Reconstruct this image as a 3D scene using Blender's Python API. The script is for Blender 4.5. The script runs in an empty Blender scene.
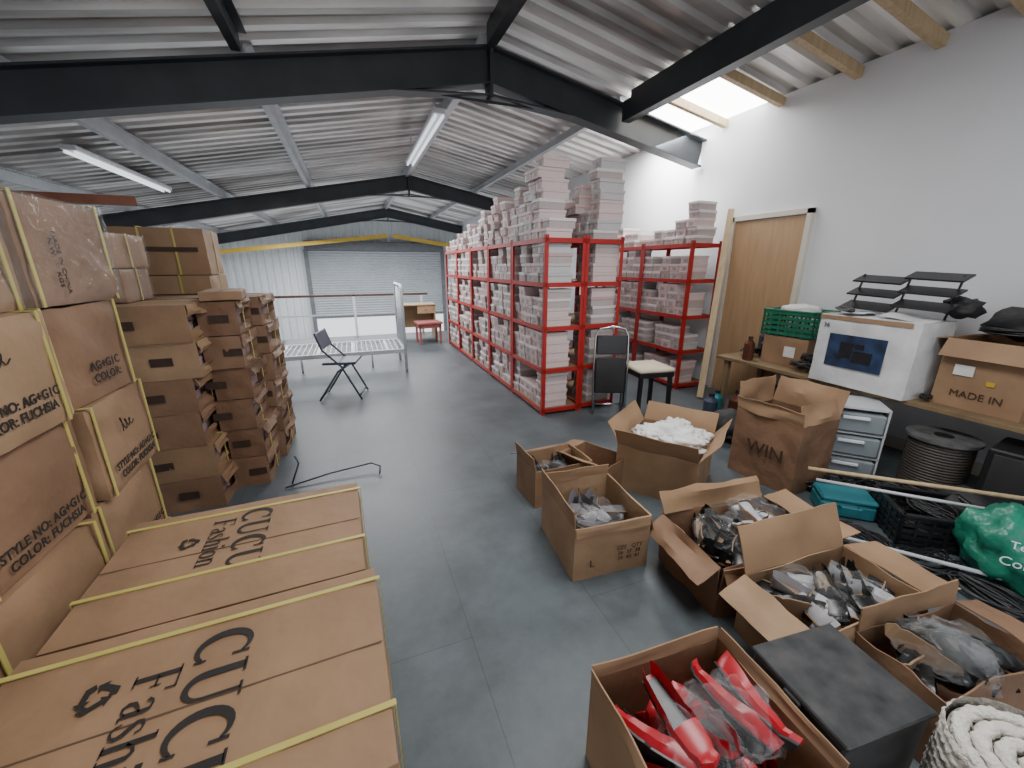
import bpy, bmesh, math, random
from mathutils import Matrix, Vector, noise, Euler
random.seed(7)
D=bpy.data
COL=bpy.context.scene.collection
R=math.radians
# ---------------------------------------------------------------- materials
def mat(name,c1,c2=None,rough=.6,metal=0,scale=6,bump=0,bscale=40,detail=4,emis=None,es=0,spec=None,stretch=None,coat=0,lo=.3,hi=.7):
    m=D.materials.new(name);m.use_nodes=True
    nt=m.node_tree;b=nt.nodes['Principled BSDF'];L=nt.links
    b.inputs['Roughness'].default_value=rough;b.inputs['Metallic'].default_value=metal
    if spec is not None:b.inputs['Specular IOR Level'].default_value=spec
    if coat:b.inputs['Coat Weight'].default_value=coat
    tc=nt.nodes.new('ShaderNodeTexCoord');mp=nt.nodes.new('ShaderNodeMapping')
    L.new(tc.outputs['Object'],mp.inputs[0])
    if stretch:mp.inputs['Scale'].default_value=stretch
    n=nt.nodes.new('ShaderNodeTexNoise');n.inputs['Scale'].default_value=scale;n.inputs['Detail'].default_value=detail
    L.new(mp.outputs[0],n.inputs['Vector'])
    r=nt.nodes.new('ShaderNodeValToRGB');r.color_ramp.elements[0].position=lo;r.color_ramp.elements[1].position=hi
    c2=c2 or tuple(x*.85 for x in c1)
    r.color_ramp.elements[0].color=(*c2,1);r.color_ramp.elements[1].color=(*c1,1)
    L.new(n.outputs['Fac'],r.inputs[0]);L.new(r.outputs[0],b.inputs['Base Color'])
    if bump:
        n2=nt.nodes.new('ShaderNodeTexNoise');n2.inputs['Scale'].default_value=bscale;n2.inputs['Detail'].default_value=3
        L.new(mp.outputs[0],n2.inputs['Vector'])
        bp=nt.nodes.new('ShaderNodeBump');bp.inputs['Strength'].default_value=bump;bp.inputs['Distance'].default_value=.02
        L.new(n2.outputs['Fac'],bp.inputs['Height']);L.new(bp.outputs[0],b.inputs['Normal'])
    if emis:
        b.inputs['Emission Color'].default_value=(*emis,1);b.inputs['Emission Strength'].default_value=es
    return m
M={}
M['card']=mat('cardboard',(.335,.205,.115),(.24,.142,.078),.68,scale=3.5,bump=.5,bscale=7)
M['card2']=mat('cardboard_reddish',(.27,.155,.09),(.18,.10,.057),.68,scale=3.5,bump=.6,bscale=7)
M['card3']=mat('cardboard_pale',(.385,.25,.145),(.28,.175,.098),.68,scale=3.5,bump=.5,bscale=7)
M['cardd']=mat('cardboard_dark_worn',(.22,.12,.068),(.14,.075,.042),.7,scale=4,bump=.7,bscale=9)
M['cardin']=mat('cardboard_inside',(.33,.205,.115),(.25,.15,.083),.85,scale=4)
M['seam']=mat('carton_seam',(.12,.07,.04),(.09,.05,.03),.8)
M['strap']=mat('yellow_strap',(.55,.48,.14),(.45,.38,.10),.45)
M['ink']=mat('black_print',(.02,.018,.017),(.012,.01,.01),.7)
M['inkb']=mat('brown_print',(.06,.03,.02),(.04,.02,.012),.7)
M['inkf']=mat('faded_brown_print',(.055,.03,.018),(.035,.018,.01),.7,scale=20)
M['white']=mat('white_plastic',(.75,.77,.8),(.7,.72,.76),.45)
M['wcard']=mat('battered_white_cardboard',(.70,.71,.72),(.54,.54,.54),.65,bump=.5,bscale=9)
M['paper']=mat('white_paper',(.72,.72,.70),(.60,.60,.59),.7,bump=.3)
M['wallw']=mat('white_wall_paint',(.74,.755,.785),(.69,.705,.735),.8,scale=1.5,bump=.03,bscale=80)
M['steel']=mat('dark_grey_steel_paint',(.040,.046,.051),(.023,.028,.032),.45,scale=3)
M['galv']=mat('galvanised_steel',(.55,.57,.59),(.44,.46,.48),.5,metal=.2,scale=3)
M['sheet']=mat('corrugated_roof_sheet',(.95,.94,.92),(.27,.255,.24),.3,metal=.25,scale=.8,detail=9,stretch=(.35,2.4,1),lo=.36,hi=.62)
M['gable']=mat('pale_wall_cladding',(.66,.69,.71),(.56,.59,.61),.6,scale=1)
M['shut']=mat('roller_shutter_metal',(.44,.47,.50),(.38,.41,.44),.5,metal=.2,scale=1)
M['shutf']=mat('dark_shutter_frame',(.13,.14,.15),(.1,.11,.12),.5)
M['red']=mat('red_rack_paint',(.42,.02,.017),(.34,.014,.012),.4)
M['mdf']=mat('shelf_board',(.25,.155,.09),(.2,.12,.065),.8)
M['sbw']=mat('shoebox_white',(.70,.66,.66),(.64,.60,.60),.6)
M['sbp']=mat('shoebox_pale_pink',(.66,.53,.52),(.60,.47,.46),.6)
M['sbd']=mat('shoebox_dusty_pink',(.54,.39,.38),(.48,.33,.32),.6)
M['sbg']=mat('shoebox_grey',(.54,.52,.52),(.48,.46,.46),.6)
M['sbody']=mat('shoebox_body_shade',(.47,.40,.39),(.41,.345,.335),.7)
M['lab']=mat('shoebox_label',(.12,.08,.09),(.6,.55,.55),.6,scale=70)
M['oak']=mat('oak_door_veneer',(.46,.305,.17),(.39,.25,.135),.5,scale=5,stretch=(6,6,.5),detail=8)
M['frame']=mat('cream_door_frame',(.66,.62,.53),(.6,.56,.47),.5)
M['pine']=mat('pine_timber',(.55,.42,.25),(.44,.32,.18),.6,scale=6,stretch=(5,5,.6))
M['pine2']=mat('old_timber',(.24,.165,.085),(.16,.105,.055),.7,scale=6)
M['black']=mat('black_plastic',(.02,.02,.022),(.012,.012,.014),.35)
M['blackm']=mat('black_matt',(.016,.016,.018),(.03,.03,.032),.7)
M['flange']=mat('worn_grey_flange',(.13,.13,.13),(.06,.06,.06),.6,scale=14,detail=8)
M['scuff']=mat('scuffed_black_metal',(.018,.02,.022),(.06,.06,.062),.4,scale=18,detail=9)
M['chrome']=mat('chrome',(.6,.6,.62),(.5,.5,.52),.2,metal=1)
M['bluegrey']=mat('blue_grey_metal',(.06,.08,.12),(.04,.055,.085),.4)
M['whitem']=mat('white_metal_paint',(.66,.70,.74),(.6,.64,.68),.4)
M['cream']=mat('cream_cushion',(.66,.58,.44),(.6,.52,.38),.7)
M['green']=mat('green_plastic',(.01,.16,.09),(.008,.12,.065),.4)
M['gbag']=mat('green_bag',(.015,.22,.14),(.008,.14,.085),.35,bump=.9,bscale=10)
M['teal']=mat('teal_plastic',(.03,.22,.26),(.02,.16,.2),.4)
M['drawer']=mat('frosted_drawer_plastic',(.26,.29,.31),(.2,.23,.25),.25)
M['dframe']=mat('grey_plastic_frame',(.50,.52,.54),(.44,.46,.48),.45)
M['cable']=mat('grey_brown_cable',(.085,.07,.058),(.035,.03,.027),.5,scale=30,stretch=(1,1,12))
M['rug']=mat('cream_knit_rug',(.72,.69,.63),(.55,.52,.47),.95,scale=40,bump=.9,bscale=45)
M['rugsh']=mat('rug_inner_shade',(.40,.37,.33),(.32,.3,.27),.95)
M['redsh']=mat('red_shoe_leather',(.44,.008,.018),(.30,.005,.012),.3)
M['blksh']=mat('black_shoe_leather',(.018,.018,.02),(.01,.01,.01),.25)
M['whsh']=mat('silver_white_shoe_leather',(.50,.50,.53),(.38,.38,.41),.3)
M['greysh']=mat('grey_shoe_leather',(.17,.16,.17),(.11,.11,.12),.35)
M['sole']=mat('tan_sole',(.30,.2,.12),(.22,.14,.08),.6)
M['yel']=mat('yellow_steel_paint',(.55,.36,.04),(.46,.3,.03),.5)
M['rust']=mat('rust_red_primer',(.20,.07,.035),(.14,.045,.02),.6)
M['dbrown']=mat('dark_brown_rail_paint',(.10,.05,.035),(.07,.035,.025),.5)
M['rpink']=mat('dusty_red_paint',(.42,.13,.12),(.34,.10,.09),.5)
M['ground']=mat('concrete_ground',(.42,.43,.44),(.34,.35,.36),.8)
M['tube']=mat('fluorescent_tube',(.9,.9,.9),(.85,.85,.85),.4,emis=(.9,.95,1),es=1.2)
M['sky']=mat('translucent_rooflight',(.9,.9,.9),(.8,.8,.8),.4,emis=(1,1,.97),es=12)
M['blue']=mat('blue_print',(.03,.06,.14),(.01,.012,.02),.4,scale=9)
M['brownp']=mat('brown_glass',(.10,.03,.015),(.06,.02,.01),.25)
def filmmat(name,lo,hi,bl=.3,bump=0):
    m=D.materials.new(name);m.use_nodes=True;nt=m.node_tree;nt.nodes.clear()
    o=nt.nodes.new('ShaderNodeOutputMaterial');mx=nt.nodes.new('ShaderNodeMixShader');tr=nt.nodes.new('ShaderNodeBsdfTransparent')
    pb=nt.nodes.new('ShaderNodeBsdfPrincipled');pb.inputs['Base Color'].default_value=(.7,.73,.75,1);pb.inputs['Roughness'].default_value=.06
    lw=nt.nodes.new('ShaderNodeLayerWeight');lw.inputs['Blend'].default_value=bl
    mr=nt.nodes.new('ShaderNodeMapRange');mr.inputs['To Min'].default_value=lo;mr.inputs['To Max'].default_value=hi
    nt.links.new(lw.outputs['Facing'],mr.inputs['Value']);nt.links.new(mr.outputs[0],mx.inputs[0])
    if bump:
        tc=nt.nodes.new('ShaderNodeTexCoord');n2=nt.nodes.new('ShaderNodeTexNoise');n2.inputs['Scale'].default_value=9;n2.inputs['Distortion'].default_value=2
        bp=nt.nodes.new('ShaderNodeBump');bp.inputs['Strength'].default_value=bump;bp.inputs['Distance'].default_value=.05
        nt.links.new(tc.outputs['Object'],n2.inputs['Vector']);nt.links.new(n2.outputs['Fac'],bp.inputs['Height']);nt.links.new(bp.outputs[0],pb.inputs['Normal'])
    nt.links.new(tr.outputs[0],mx.inputs[1]);nt.links.new(pb.outputs[0],mx.inputs[2]);nt.links.new(mx.outputs[0],o.inputs[0]);return m
M['film']=filmmat('clear_plastic_film',.02,.16,.25,.6)
M['wrap']=filmmat('clear_stretch_wrap',.05,.14,.3,.8)
# floor
m=D.materials.new('grey_painted_floor_boards');m.use_nodes=True;nt=m.node_tree;b=nt.nodes['Principled BSDF'];L=nt.links
tc=nt.nodes.new('ShaderNodeTexCoord')
br=nt.nodes.new('ShaderNodeTexBrick');br.inputs['Scale'].default_value=1;br.inputs['Brick Width'].default_value=2.4;br.inputs['Row Height'].default_value=.6
br.inputs['Mortar Size'].default_value=.0025;br.inputs['Mortar Smooth'].default_value=.3;br.offset=.5
br.inputs['Color1'].default_value=(.102,.121,.133,1);br.inputs['Color2'].default_value=(.096,.115,.127,1);br.inputs['Mortar'].default_value=(.068,.081,.089,1)
mp=nt.nodes.new('ShaderNodeMapping');mp.inputs['Rotation'].default_value=(0,0,R(90));mp.inputs['Location'].default_value=(.13,.27,0)
L.new(tc.outputs['Object'],mp.inputs[0]);L.new(mp.outputs[0],br.inputs['Vector'])
n=nt.nodes.new('ShaderNodeTexNoise');n.inputs['Scale'].default_value=2.2;n.inputs['Detail'].default_value=11;n.inputs['Roughness'].default_value=.7;L.new(tc.outputs['Object'],n.inputs['Vector'])
mx=nt.nodes.new('ShaderNodeMixRGB');mx.blend_type='MULTIPLY';mx.inputs[0].default_value=.75
rp=nt.nodes.new('ShaderNodeValToRGB');rp.color_ramp.elements[0].position=.36;rp.color_ramp.elements[0].color=(.5,.5,.5,1);rp.color_ramp.elements[1].position=.6
L.new(n.outputs['Fac'],rp.inputs[0]);L.new(br.outputs['Color'],mx.inputs[1]);L.new(rp.outputs[0],mx.inputs[2]);L.new(mx.outputs[0],b.inputs['Base Color'])
mr=nt.nodes.new('ShaderNodeMapRange');mr.inputs['To Min'].default_value=.32;mr.inputs['To Max'].default_value=.56
L.new(n.outputs['Fac'],mr.inputs['Value']);L.new(mr.outputs[0],b.inputs['Roughness']);M['floor']=m
# ---------------------------------------------------------------- geometry builder
class G:
    def __init__(s):s.v=[];s.f=[];s.mi=[]
    def add(s,vs,fs,mi=0,T=None):
        o=len(s.v)
        for v in vs:
            v=Vector(v);s.v.append(T@v if T else v)
        for f in fs:s.f.append([i+o for i in f]);s.mi.append(mi)
        return s
    def box(s,c,d,T=None,mi=0,b=0):
        x,y,z=[q/2 for q in d]
        if b:
            vs=[];idx={}
            for sx in(-1,1):
                for sy in(-1,1):
                    for sz in(-1,1):
                        for k in range(3):
                            p=[sx*x,sy*y,sz*z]
                            for j in range(3):
                                if j!=k:p[j]-=[sx,sy,sz][j]*b
                            idx[(sx,sy,sz,k)]=len(vs);vs.append(p)
            fs=[]
            def I(a,k):return idx[(a[0],a[1],a[2],k)]
            for k in range(3):
                u,w=(k+1)%3,(k+2)%3
                for sg in(-1,1):
                    q=[]
                    for su,sw in((-1,-1),(1,-1),(1,1),(-1,1)):
                        a=[0,0,0];a[k]=sg;a[u]=su;a[w]=sw;q.append(I(a,k))
                    fs.append(q if sg>0 else q[::-1])
                for su in(-1,1):
                    for sw in(-1,1):
                        a=[0,0,0];a[k]=-1;a[u]=su;a[w]=sw;c2=list(a);c2[k]=1
                        fs.append([I(a,u),I(c2,u),I(c2,w),I(a,w)])
            for sx in(-1,1):
                for sy in(-1,1):
                    for sz in(-1,1):fs.append([I((sx,sy,sz),0),I((sx,sy,sz),1),I((sx,sy,sz),2)])
        else:
            vs=[(i,j,k) for i in(-x,x) for j in(-y,y) for k in(-z,z)]
            fs=[(0,1,3,2),(4,6,7,5),(0,4,5,1),(2,3,7,6),(0,2,6,4),(1,5,7,3)]
        TT=Matrix.Translation(c);TT=T@TT if T else TT
        return s.add(vs,fs,mi,TT)
    def dented(s,w,d,h,seed,amp=.008,cuts=9):
        bm=bmesh.new();bmesh.ops.create_cube(bm,size=1);bmesh.ops.subdivide_edges(bm,edges=bm.edges,cuts=cuts,use_grid_fill=True)
        sz=(w,d,h)
        for v in bm.verts:
            ex=[abs(abs(v.co[k])-.5)<1e-4 for k in range(3)];c=sum(ex)
            P=Vector([v.co[k]*sz[k] for k in range(3)])
            q=Vector(P)
            for k in range(3):
                if ex[k]:
                    sg=1 if v.co[k]>0 else -1
                    n_=noise.noise(P*4.5+Vector((seed*7.3,seed,k*5)))+.5*noise.noise(P*13+Vector((seed,k*3,seed*2)))
                    if c==1:q[k]+=sg*amp*n_
                    else:q[k]-=sg*(.003+amp*.6*abs(n_))
            if v.co.z<-.49:q.z=-h/2
            if q.z>h/2:q.z=h/2
            v.co=q+Vector((0,0,h/2))
        bm.verts.index_update();bm.verts.ensure_lookup_table()
        s.add([v.co.copy() for v in bm.verts],[[q.index for q in f.verts] for f in bm.faces]);bm.free();return s
    def bar(s,p0,p1,w,h,mi=0,up=(0,0,1)):
        p0=Vector(p0);p1=Vector(p1);d=(p1-p0);l=d.length;d.normalize();u=Vector(up)
        if abs(d.dot(u))>.99:u=Vector((1,0,0))
        sx=d.cross(u).normalized();uu=sx.cross(d)
        T=Matrix((( sx.x,d.x,uu.x,0),(sx.y,d.y,uu.y,0),(sx.z,d.z,uu.z,0),(0,0,0,1)))
        T=Matrix.Translation((p0+p1)/2)@T
        return s.box((0,0,0),(w,l,h),T,mi)
    def cyl(s,p0,p1,r0,r1=None,n=12,mi=0,cap=True):
        r1=r0 if r1 is None else r1
        p0=Vector(p0);p1=Vector(p1);d=(p1-p0).normalized();a=d.orthogonal().normalized();b=d.cross(a)
        vs=[p0+(a*math.cos(2*math.pi*i/n)+b*math.sin(2*math.pi*i/n))*r0 for i in range(n)]+[p1+(a*math.cos(2*math.pi*i/n)+b*math.sin(2*math.pi*i/n))*r1 for i in range(n)]
        fs=[(i,(i+1)%n,n+(i+1)%n,n+i) for i in range(n)]
        if cap:fs+=[tuple(range(n))[::-1],tuple(range(n,2*n))]
        return s.add(vs,fs,mi)
    def tube(s,pts,r,n=8,mi=0):
        pts=[Vector(p) for p in pts];rings=[];pa=None
        for i,p in enumerate(pts):
            d=(pts[min(i+1,len(pts)-1)]-pts[max(i-1,0)]).normalized()
            a=d.orthogonal().normalized() if pa is None else (pa-d*pa.dot(d)).normalized()
            pa=a;b=d.cross(a)
            rings.append([p+(a*math.cos(2*math.pi*k/n)+b*math.sin(2*math.pi*k/n))*r for k in range(n)])
        vs=[v for q in rings for v in q];fs=[]
        for i in range(len(rings)-1):
            for k in range(n):fs.append((i*n+k,i*n+(k+1)%n,(i+1)*n+(k+1)%n,(i+1)*n+k))
        fs+=[tuple(range(n))[::-1],tuple(range(len(vs)-n,len(vs)))]
        return s.add(vs,fs,mi)
    def slab(s,T,W,L_,t=.005,nu=6,nv=5,wav=0,seed=0,mi=0,curl=0,pin=False):
        vs=[]
        for side in(0,1):
            for j in range(nv+1):
                for i in range(nu+1):
                    u=i/nu;v=j/nv;x=(u-.5)*W;z=v*L_
                    y=wav*noise.noise(Vector((u*2.1+seed*3.7,v*1.9,seed*1.3)))*2*(math.sin(math.pi*u))
                    if not pin:y+=wav*.8*noise.noise(Vector((v*2+seed,u*1.5,seed+9)))*v
                    y+=-curl*v*v*L_
                    vs.append((x,y+side*t,z+wav*.7*noise.noise(Vector((u*4,seed,4)))*(1 if j==nv else 0)))
        N=(nu+1)*(nv+1);fs=[]
        for j in range(nv):
            for i in range(nu):
                a=j*(nu+1)+i;fs.append((a,a+1,a+nu+2,a+nu+1));fs.append((N+a,N+a+nu+1,N+a+nu+2,N+a+1))
        ring=[i for i in range(nu+1)]+[(j+1)*(nu+1)-1 for j in range(1,nv+1)]+[nv*(nu+1)+i for i in range(nu-1,-1,-1)]+[j*(nu+1) for j in range(nv-1,0,-1)]
        for k in range(len(ring)):
            a=ring[k];b2=ring[(k+1)%len(ring)];fs.append((a,N+a,N+b2,b2))
        return s.add(vs,fs,mi,T)
    def mesh(s,name,mats,smooth=False):
        me=D.meshes.new(name);me.from_pydata([tuple(v) for v in s.v],[],s.f)
        for q in mats:me.materials.append(q)
        me.polygons.foreach_set('material_index',s.mi)
        bm=bmesh.new();bm.from_mesh(me);bmesh.ops.recalc_face_normals(bm,faces=bm.faces);bm.to_mesh(me);bm.free()
        if smooth:
            me.polygons.foreach_set('use_smooth',[True]*len(me.polygons))
            if smooth=='a':me.set_sharp_from_angle(angle=R(32))
        me.update();return me
def mk(v):return v if isinstance(v,list) else [v]
def obj(name,data,parent=None,loc=(0,0,0),rot=(0,0,0),label=None,cat=None,group=None,kind=None):
    o=D.objects.new(name,data);COL.objects.link(o);o.location=loc;o.rotation_euler=rot
    if parent:o.parent=parent
    if label:o['label']=label
    if cat:o['category']=cat
    if group:o['group']=group
    if kind:o['kind']=kind
    return o
def thing(name,label,cat,loc=(0,0,0),rz=0,group=None,rot=None):
    o=obj(name,None,None,loc,rot or (0,0,R(rz)),label,cat,group);o.empty_display_size=.1;return o
def part(parent,name,g,mats,smooth=False,label=None,loc=(0,0,0),rot=(0,0,0)):
    return obj(name,g.mesh(name,mk(mats),smooth),parent,loc,rot,label)
def single(name,g,mats,label,cat,loc=(0,0,0),rz=0,smooth=False,group=None,rot=None):
    return obj(name,g.mesh(name,mk(mats),smooth),None,loc,rot or (0,0,R(rz)),label,cat,group)
def struct(name,g,mats,smooth=False):
    return obj(name,g.mesh(name,mk(mats),smooth),None,kind='structure')
def clone(root,loc,rot,group=None,scale=None,label=None):
    def rec(o,par):
        c=o.copy();COL.objects.link(c)
        if par:c.parent=par
        for ch in list(o.children):rec(ch,c)
        return c
    c=rec(root,None);c.location=loc;c.rotation_euler=rot
    if scale:c.scale=scale
    if group:c['group']=group
    if label:c['label']=label
    return c
def txt(parent,body,size,loc,rot,mt='ink',name='lettering',bold=.0,align='CENTER',sx=1,sp=1.0):
    cu=D.curves.new('t','FONT');cu.body=body;cu.size=size;cu.align_x=align;cu.align_y='CENTER';cu.offset=bold;cu.extrude=.0006;cu.resolution_u=3;cu.space_character=sp
    t=D.objects.new('t',cu);COL.objects.link(t);dg=bpy.context.evaluated_depsgraph_get()
    me=D.meshes.new_from_object(t.evaluated_get(dg));D.objects.remove(t)
    me.materials.clear();me.materials.append(M[mt])
    o=obj(name,me,parent,loc,rot);o.scale=(sx,1,1);return o
def serifword(parent,word,size,loc,rot,mt='ink'):
    g=G();x0=0
    def strip(path):
        vs=[]
        for i,(x,y,t) in enumerate(path):
            a=Vector(path[max(i-1,0)][:2]);b=Vector(path[min(i+1,len(path)-1)][:2]);d=(b-a).normalized();n_=Vector((-d.y,d.x))
            vs+=[(x0+x+n_.x*t/2,y+n_.y*t/2,0),(x0+x-n_.x*t/2,y-n_.y*t/2,0)]
        g.add(vs,[(2*i,2*i+1,2*i+3,2*i+2) for i in range(len(path)-1)])
    def rect(a,b,c,d_):g.add([(x0+a,b,0),(x0+c,b,0),(x0+c,d_,0),(x0+a,d_,0)],[(0,1,2,3)])
    K=.12
    for ch in word:
        if ch=='U':
            P=[(.18,.97,.15),(.18,.6,.15),(.18,.36,.15)]
            for i in range(1,12):
                a=math.pi+math.pi*i/12;P.append((.43+.25*math.cos(a),.34+.28*math.sin(a),.15-.085*i/12))
            P+=[(.68,.36,.06),(.68,.97,.06)];strip(P);rect(.04,.95,.34,1.0);rect(.56,.95,.82,1.0);x0+=.88
        elif ch=='C':
            P=[]
            for i in range(19):
                a=R(48)+R(264)*i/18;k=math.sin(math.pi*i/18);P.append((.44+.34*math.cos(a),.5+.46*math.sin(a),.05+.11*k))
            strip(P);rect(.66,.68,.72,.98);rect(.66,.04,.71,.24);x0+=.84
        elif ch=='F':
            strip([(.2,0,.14),(.2,1,.14)]);rect(.04,0,.38,.04);rect(.04,.955,.68,1.0);rect(.63,.76,.68,1.0);rect(.2,.49,.5,.54);rect(.46,.40,.50,.63);x0+=.72
        elif ch=='a':
            P=[(.10,.50,.10),(.16,.60,.07),(.25,.635,.05),(.36,.60,.09),(.39,.5,K),(.39,.14,K),(.43,.04,.07),(.52,.05,.04)];strip(P)
            strip([(.39,.40,.05),(.24,.34,.06),(.12,.25,.10),(.11,.13,.11),(.18,.04,.08),(.28,.04,.05),(.38,.13,.04)]);x0+=.54
        elif ch=='s':
            strip([(.38,.50,.04),(.34,.60,.05),(.22,.635,.05),(.11,.58,.08),(.11,.48,.10),(.22,.37,.12),(.34,.26,.12),(.38,.15,.10),(.33,.05,.07),(.2,.01,.05),(.10,.06,.05),(.06,.18,.04)]);x0+=.46
        elif ch=='h':
            strip([(.14,0,K),(.14,1,K)]);strip([(.14,.46,.05),(.24,.60,.06),(.36,.63,.08),(.45,.55,.11),(.46,.42,K),(.46,0,K)])
            rect(.02,0,.27,.04);rect(.34,0,.59,.04);rect(.03,.96,.14,1.0);x0+=.62
        elif ch=='i':
            strip([(.15,0,K),(.15,.64,K)]);rect(.03,0,.28,.04);rect(.04,.60,.15,.64);rect(.08,.80,.22,.94);x0+=.32
        elif ch=='o':
            P=[]
            for i in range(21):
                a=2*math.pi*i/20;P.append((.27+.19*math.cos(a),.32+.30*math.sin(a),.045+.08*abs(math.cos(a))))
            strip(P);x0+=.55
        elif ch=='n':
            strip([(.14,0,K),(.14,.64,K)]);strip([(.14,.46,.05),(.24,.60,.06),(.36,.63,.08),(.45,.55,.11),(.46,.42,K),(.46,0,K)])
            rect(.02,0,.27,.04);rect(.34,0,.59,.04);rect(.03,.60,.14,.64);x0+=.62
    for i,v in enumerate(g.v):g.v[i]=Vector(((v.x-x0/2)*size,(v.y-.5)*size,.0))
    return obj('lettering',g.mesh('lettering',[M[mt]]),parent,loc,rot)
def recycle(parent,size,loc,rot,mt='ink'):
    g=G()
    for k in range(3):
        T=Matrix.Rotation(k*2*math.pi/3,4,'Z')
        g.add([(-.58,-.62,0),(.12,-.62,0),(.12,-.34,0),(-.34,-.34,0)],[(0,1,2,3)],0,T)
        g.add([(.12,-.80,0),(.46,-.48,0),(.12,-.16,0)],[(0,1,2)],0,T)
        g.add([(-.58,-.62,0),(-.34,-.34,0),(-.46,-.14,0),(-.76,-.30,0)],[(0,1,2,3)],0,T)
    me=g.mesh('recycling_symbol',[M[mt]]);o=obj('recycling_symbol',me,parent,loc,rot);o.scale=(size,size,size);return o
TOPROT=(0,0,R(-90))
XROT=(R(90),0,R(90))
NXROT=(R(90),0,R(-90))
NYROT=(R(90),0,0)
# ---------------------------------------------------------------- camera
p=math.atan(118/400);psi=math.atan(162/400*math.cos(p))
cd=D.cameras.new('camera');cd.sensor_width=36;cd.lens=36*400/1024;cd.clip_start=.02
cam=D.objects.new('camera',cd);COL.objects.link(cam);cam.location=(0,0,1.55);cam.rotation_euler=(math.pi/2-p,0,-psi)
bpy.context.scene.camera=cam
# ---------------------------------------------------------------- shell
XL,XR,YE,YF=-4.7,4.35,9.9,18.0
RX=1.5
def zs(x):return 3.78-.19*abs(x-RX)
struct('floor',G().box(((XL+XR)/2,(YE-3)/2,-.1),(XR-XL,YE+3,.2)),M['floor'])
struct('floor.001',G().box((0,14,-3.0),(12,9,.2)),M['ground'])
struct('wall_right',G().box((XR+.08,7.5,.12),(.16,21,6.24)),M['wallw'])
g=G()
y=-3.0;prof=[]
while y<YF+.1:
    prof+=[(y,0),(y+.09,0),(y+.115,.04),(y+.205,.04)];y+=.23
vs=[]
for (yy,zo) in prof:
    for x in(-5.0,RX,5.0):vs.append((x,yy,zs(x)+zo))
fs=[]
for i in range(len(prof)-1):
    for k in range(2):fs.append((i*3+k,i*3+k+1,i*3+k+4,i*3+k+3))
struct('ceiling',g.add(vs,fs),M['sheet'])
def clad(name,axis,c,a0,a1,zf0,zf1,mt,per=.25):
    g=G();vs=[];prof=[];a=a0
    while a<a1:
        prof+=[(a,0),(a+per*.45,0),(a+per*.55,.03),(a+per*.9,.03)];a+=per
    prof=[q for q in prof if q[0]<=a1]+[(a1,0)]
    for (t,o) in prof:
        for z in(zf0(t),zf1(t)):vs.append((c+o,t,z) if axis=='x' else (t,c+o,z))
    fs=[(2*i,2*i+1,2*i+3,2*i+2) for i in range(len(prof)-1)]
    g.add(vs,fs);return struct(name,g,mt)
clad('wall_left','x',XL-.03,-3,YF,lambda t:-3,lambda t:zs(XL)+.03,M['gable'])
clad('wall_far','y',YF,XL,-1.5,lambda t:-3,lambda t:zs(t),M['gable'])
clad('wall_far.001','y',YF,3.7,XR,lambda t:-3,lambda t:zs(t),M['gable'])
clad('wall_far.002','y',YF,-1.5,3.7,lambda t:2.15,lambda t:zs(t),M['gable'])
sh=thing('roller_shutter','grey slatted metal roller shutter, raised a little off the ground','shutter',(1.1,YF-.12,0))
g=G();n=26;z0=-.42;vs=[]
for i in range(n*2+1):
    z=z0+i*(2.15-z0)/(n*2);o=-.03 if i%2 else .018
    vs+=[(-2.58,o,z),(2.58,o,z)]
part(sh,'slat_curtain',g.add(vs,[(2*i,2*i+1,2*i+3,2*i+2) for i in range(n*2)]),M['shut'])
part(sh,'drum_box',G().box((0,-.05,2.3),(5.3,.35,.34),b=.02),M['shutf'])
part(sh,'guide_rail',G().box((-2.63,0,-.4),(.14,.12,5.1)),M['shutf']);part(sh,'guide_rail',G().box((2.63,0,-.4),(.14,.12,5.1)),M['shutf'])
part(sh,'bottom_bar',G().box((0,0,-.45),(5.16,.06,.07)),M['shutf'])
def ibeam(g,p0,p1,dep,wid,T=None):
    p0=Vector(p0);p1=Vector(p1);d=(p1-p0).normalized();nrm=d.cross(Vector((0,1,0))).normalized()
    if nrm.z<0:nrm=-nrm
    g.bar(p0,p1,.014,dep,up=nrm)
    for sg in(-1,1):
        o=nrm*(dep/2)*sg;g.bar(p0+o,p1+o,wid,.018,up=nrm)
def frame(Y,mt):
    fr=thing('roof_rafter_frame','dark grey steel portal rafter spanning under the corrugated roof','steel beam',(0,Y,0))
    for a,b in(((XL+.03,zs(XL)-.32),(RX,3.46)),((RX,3.46),(XR-.01,3.46-.19*(XR-RX)))):
        g=G();ibeam(g,(a[0],0,a[1]),(b[0],0,b[1]),.30,.16);part(fr,'rafter',g,mt)
    g=G();g.box((RX,0,3.40),(.03,.18,.46))
    g.add([(RX-.9,-.006,3.16),(RX,-.006,3.17),(RX+.9,-.006,3.16),(RX,-.006,3.14)],[(0,1,2,3)])
    g.bar((RX-1.0,0,3.12),(RX,0,3.2),.15,.016);g.bar((RX+1.0,0,3.12),(RX,0,3.2),.15,.016)
    part(fr,'apex_haunch',g,mt)
    g=G();ibeam(g,(XL+.16,0,0 if Y<9 else -2.9),(XL+.16,0,2.15),.25,.15);part(fr,'column',g,mt)
for Y in(4.5,10.7,16.7):frame(Y,M['steel'])
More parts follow.
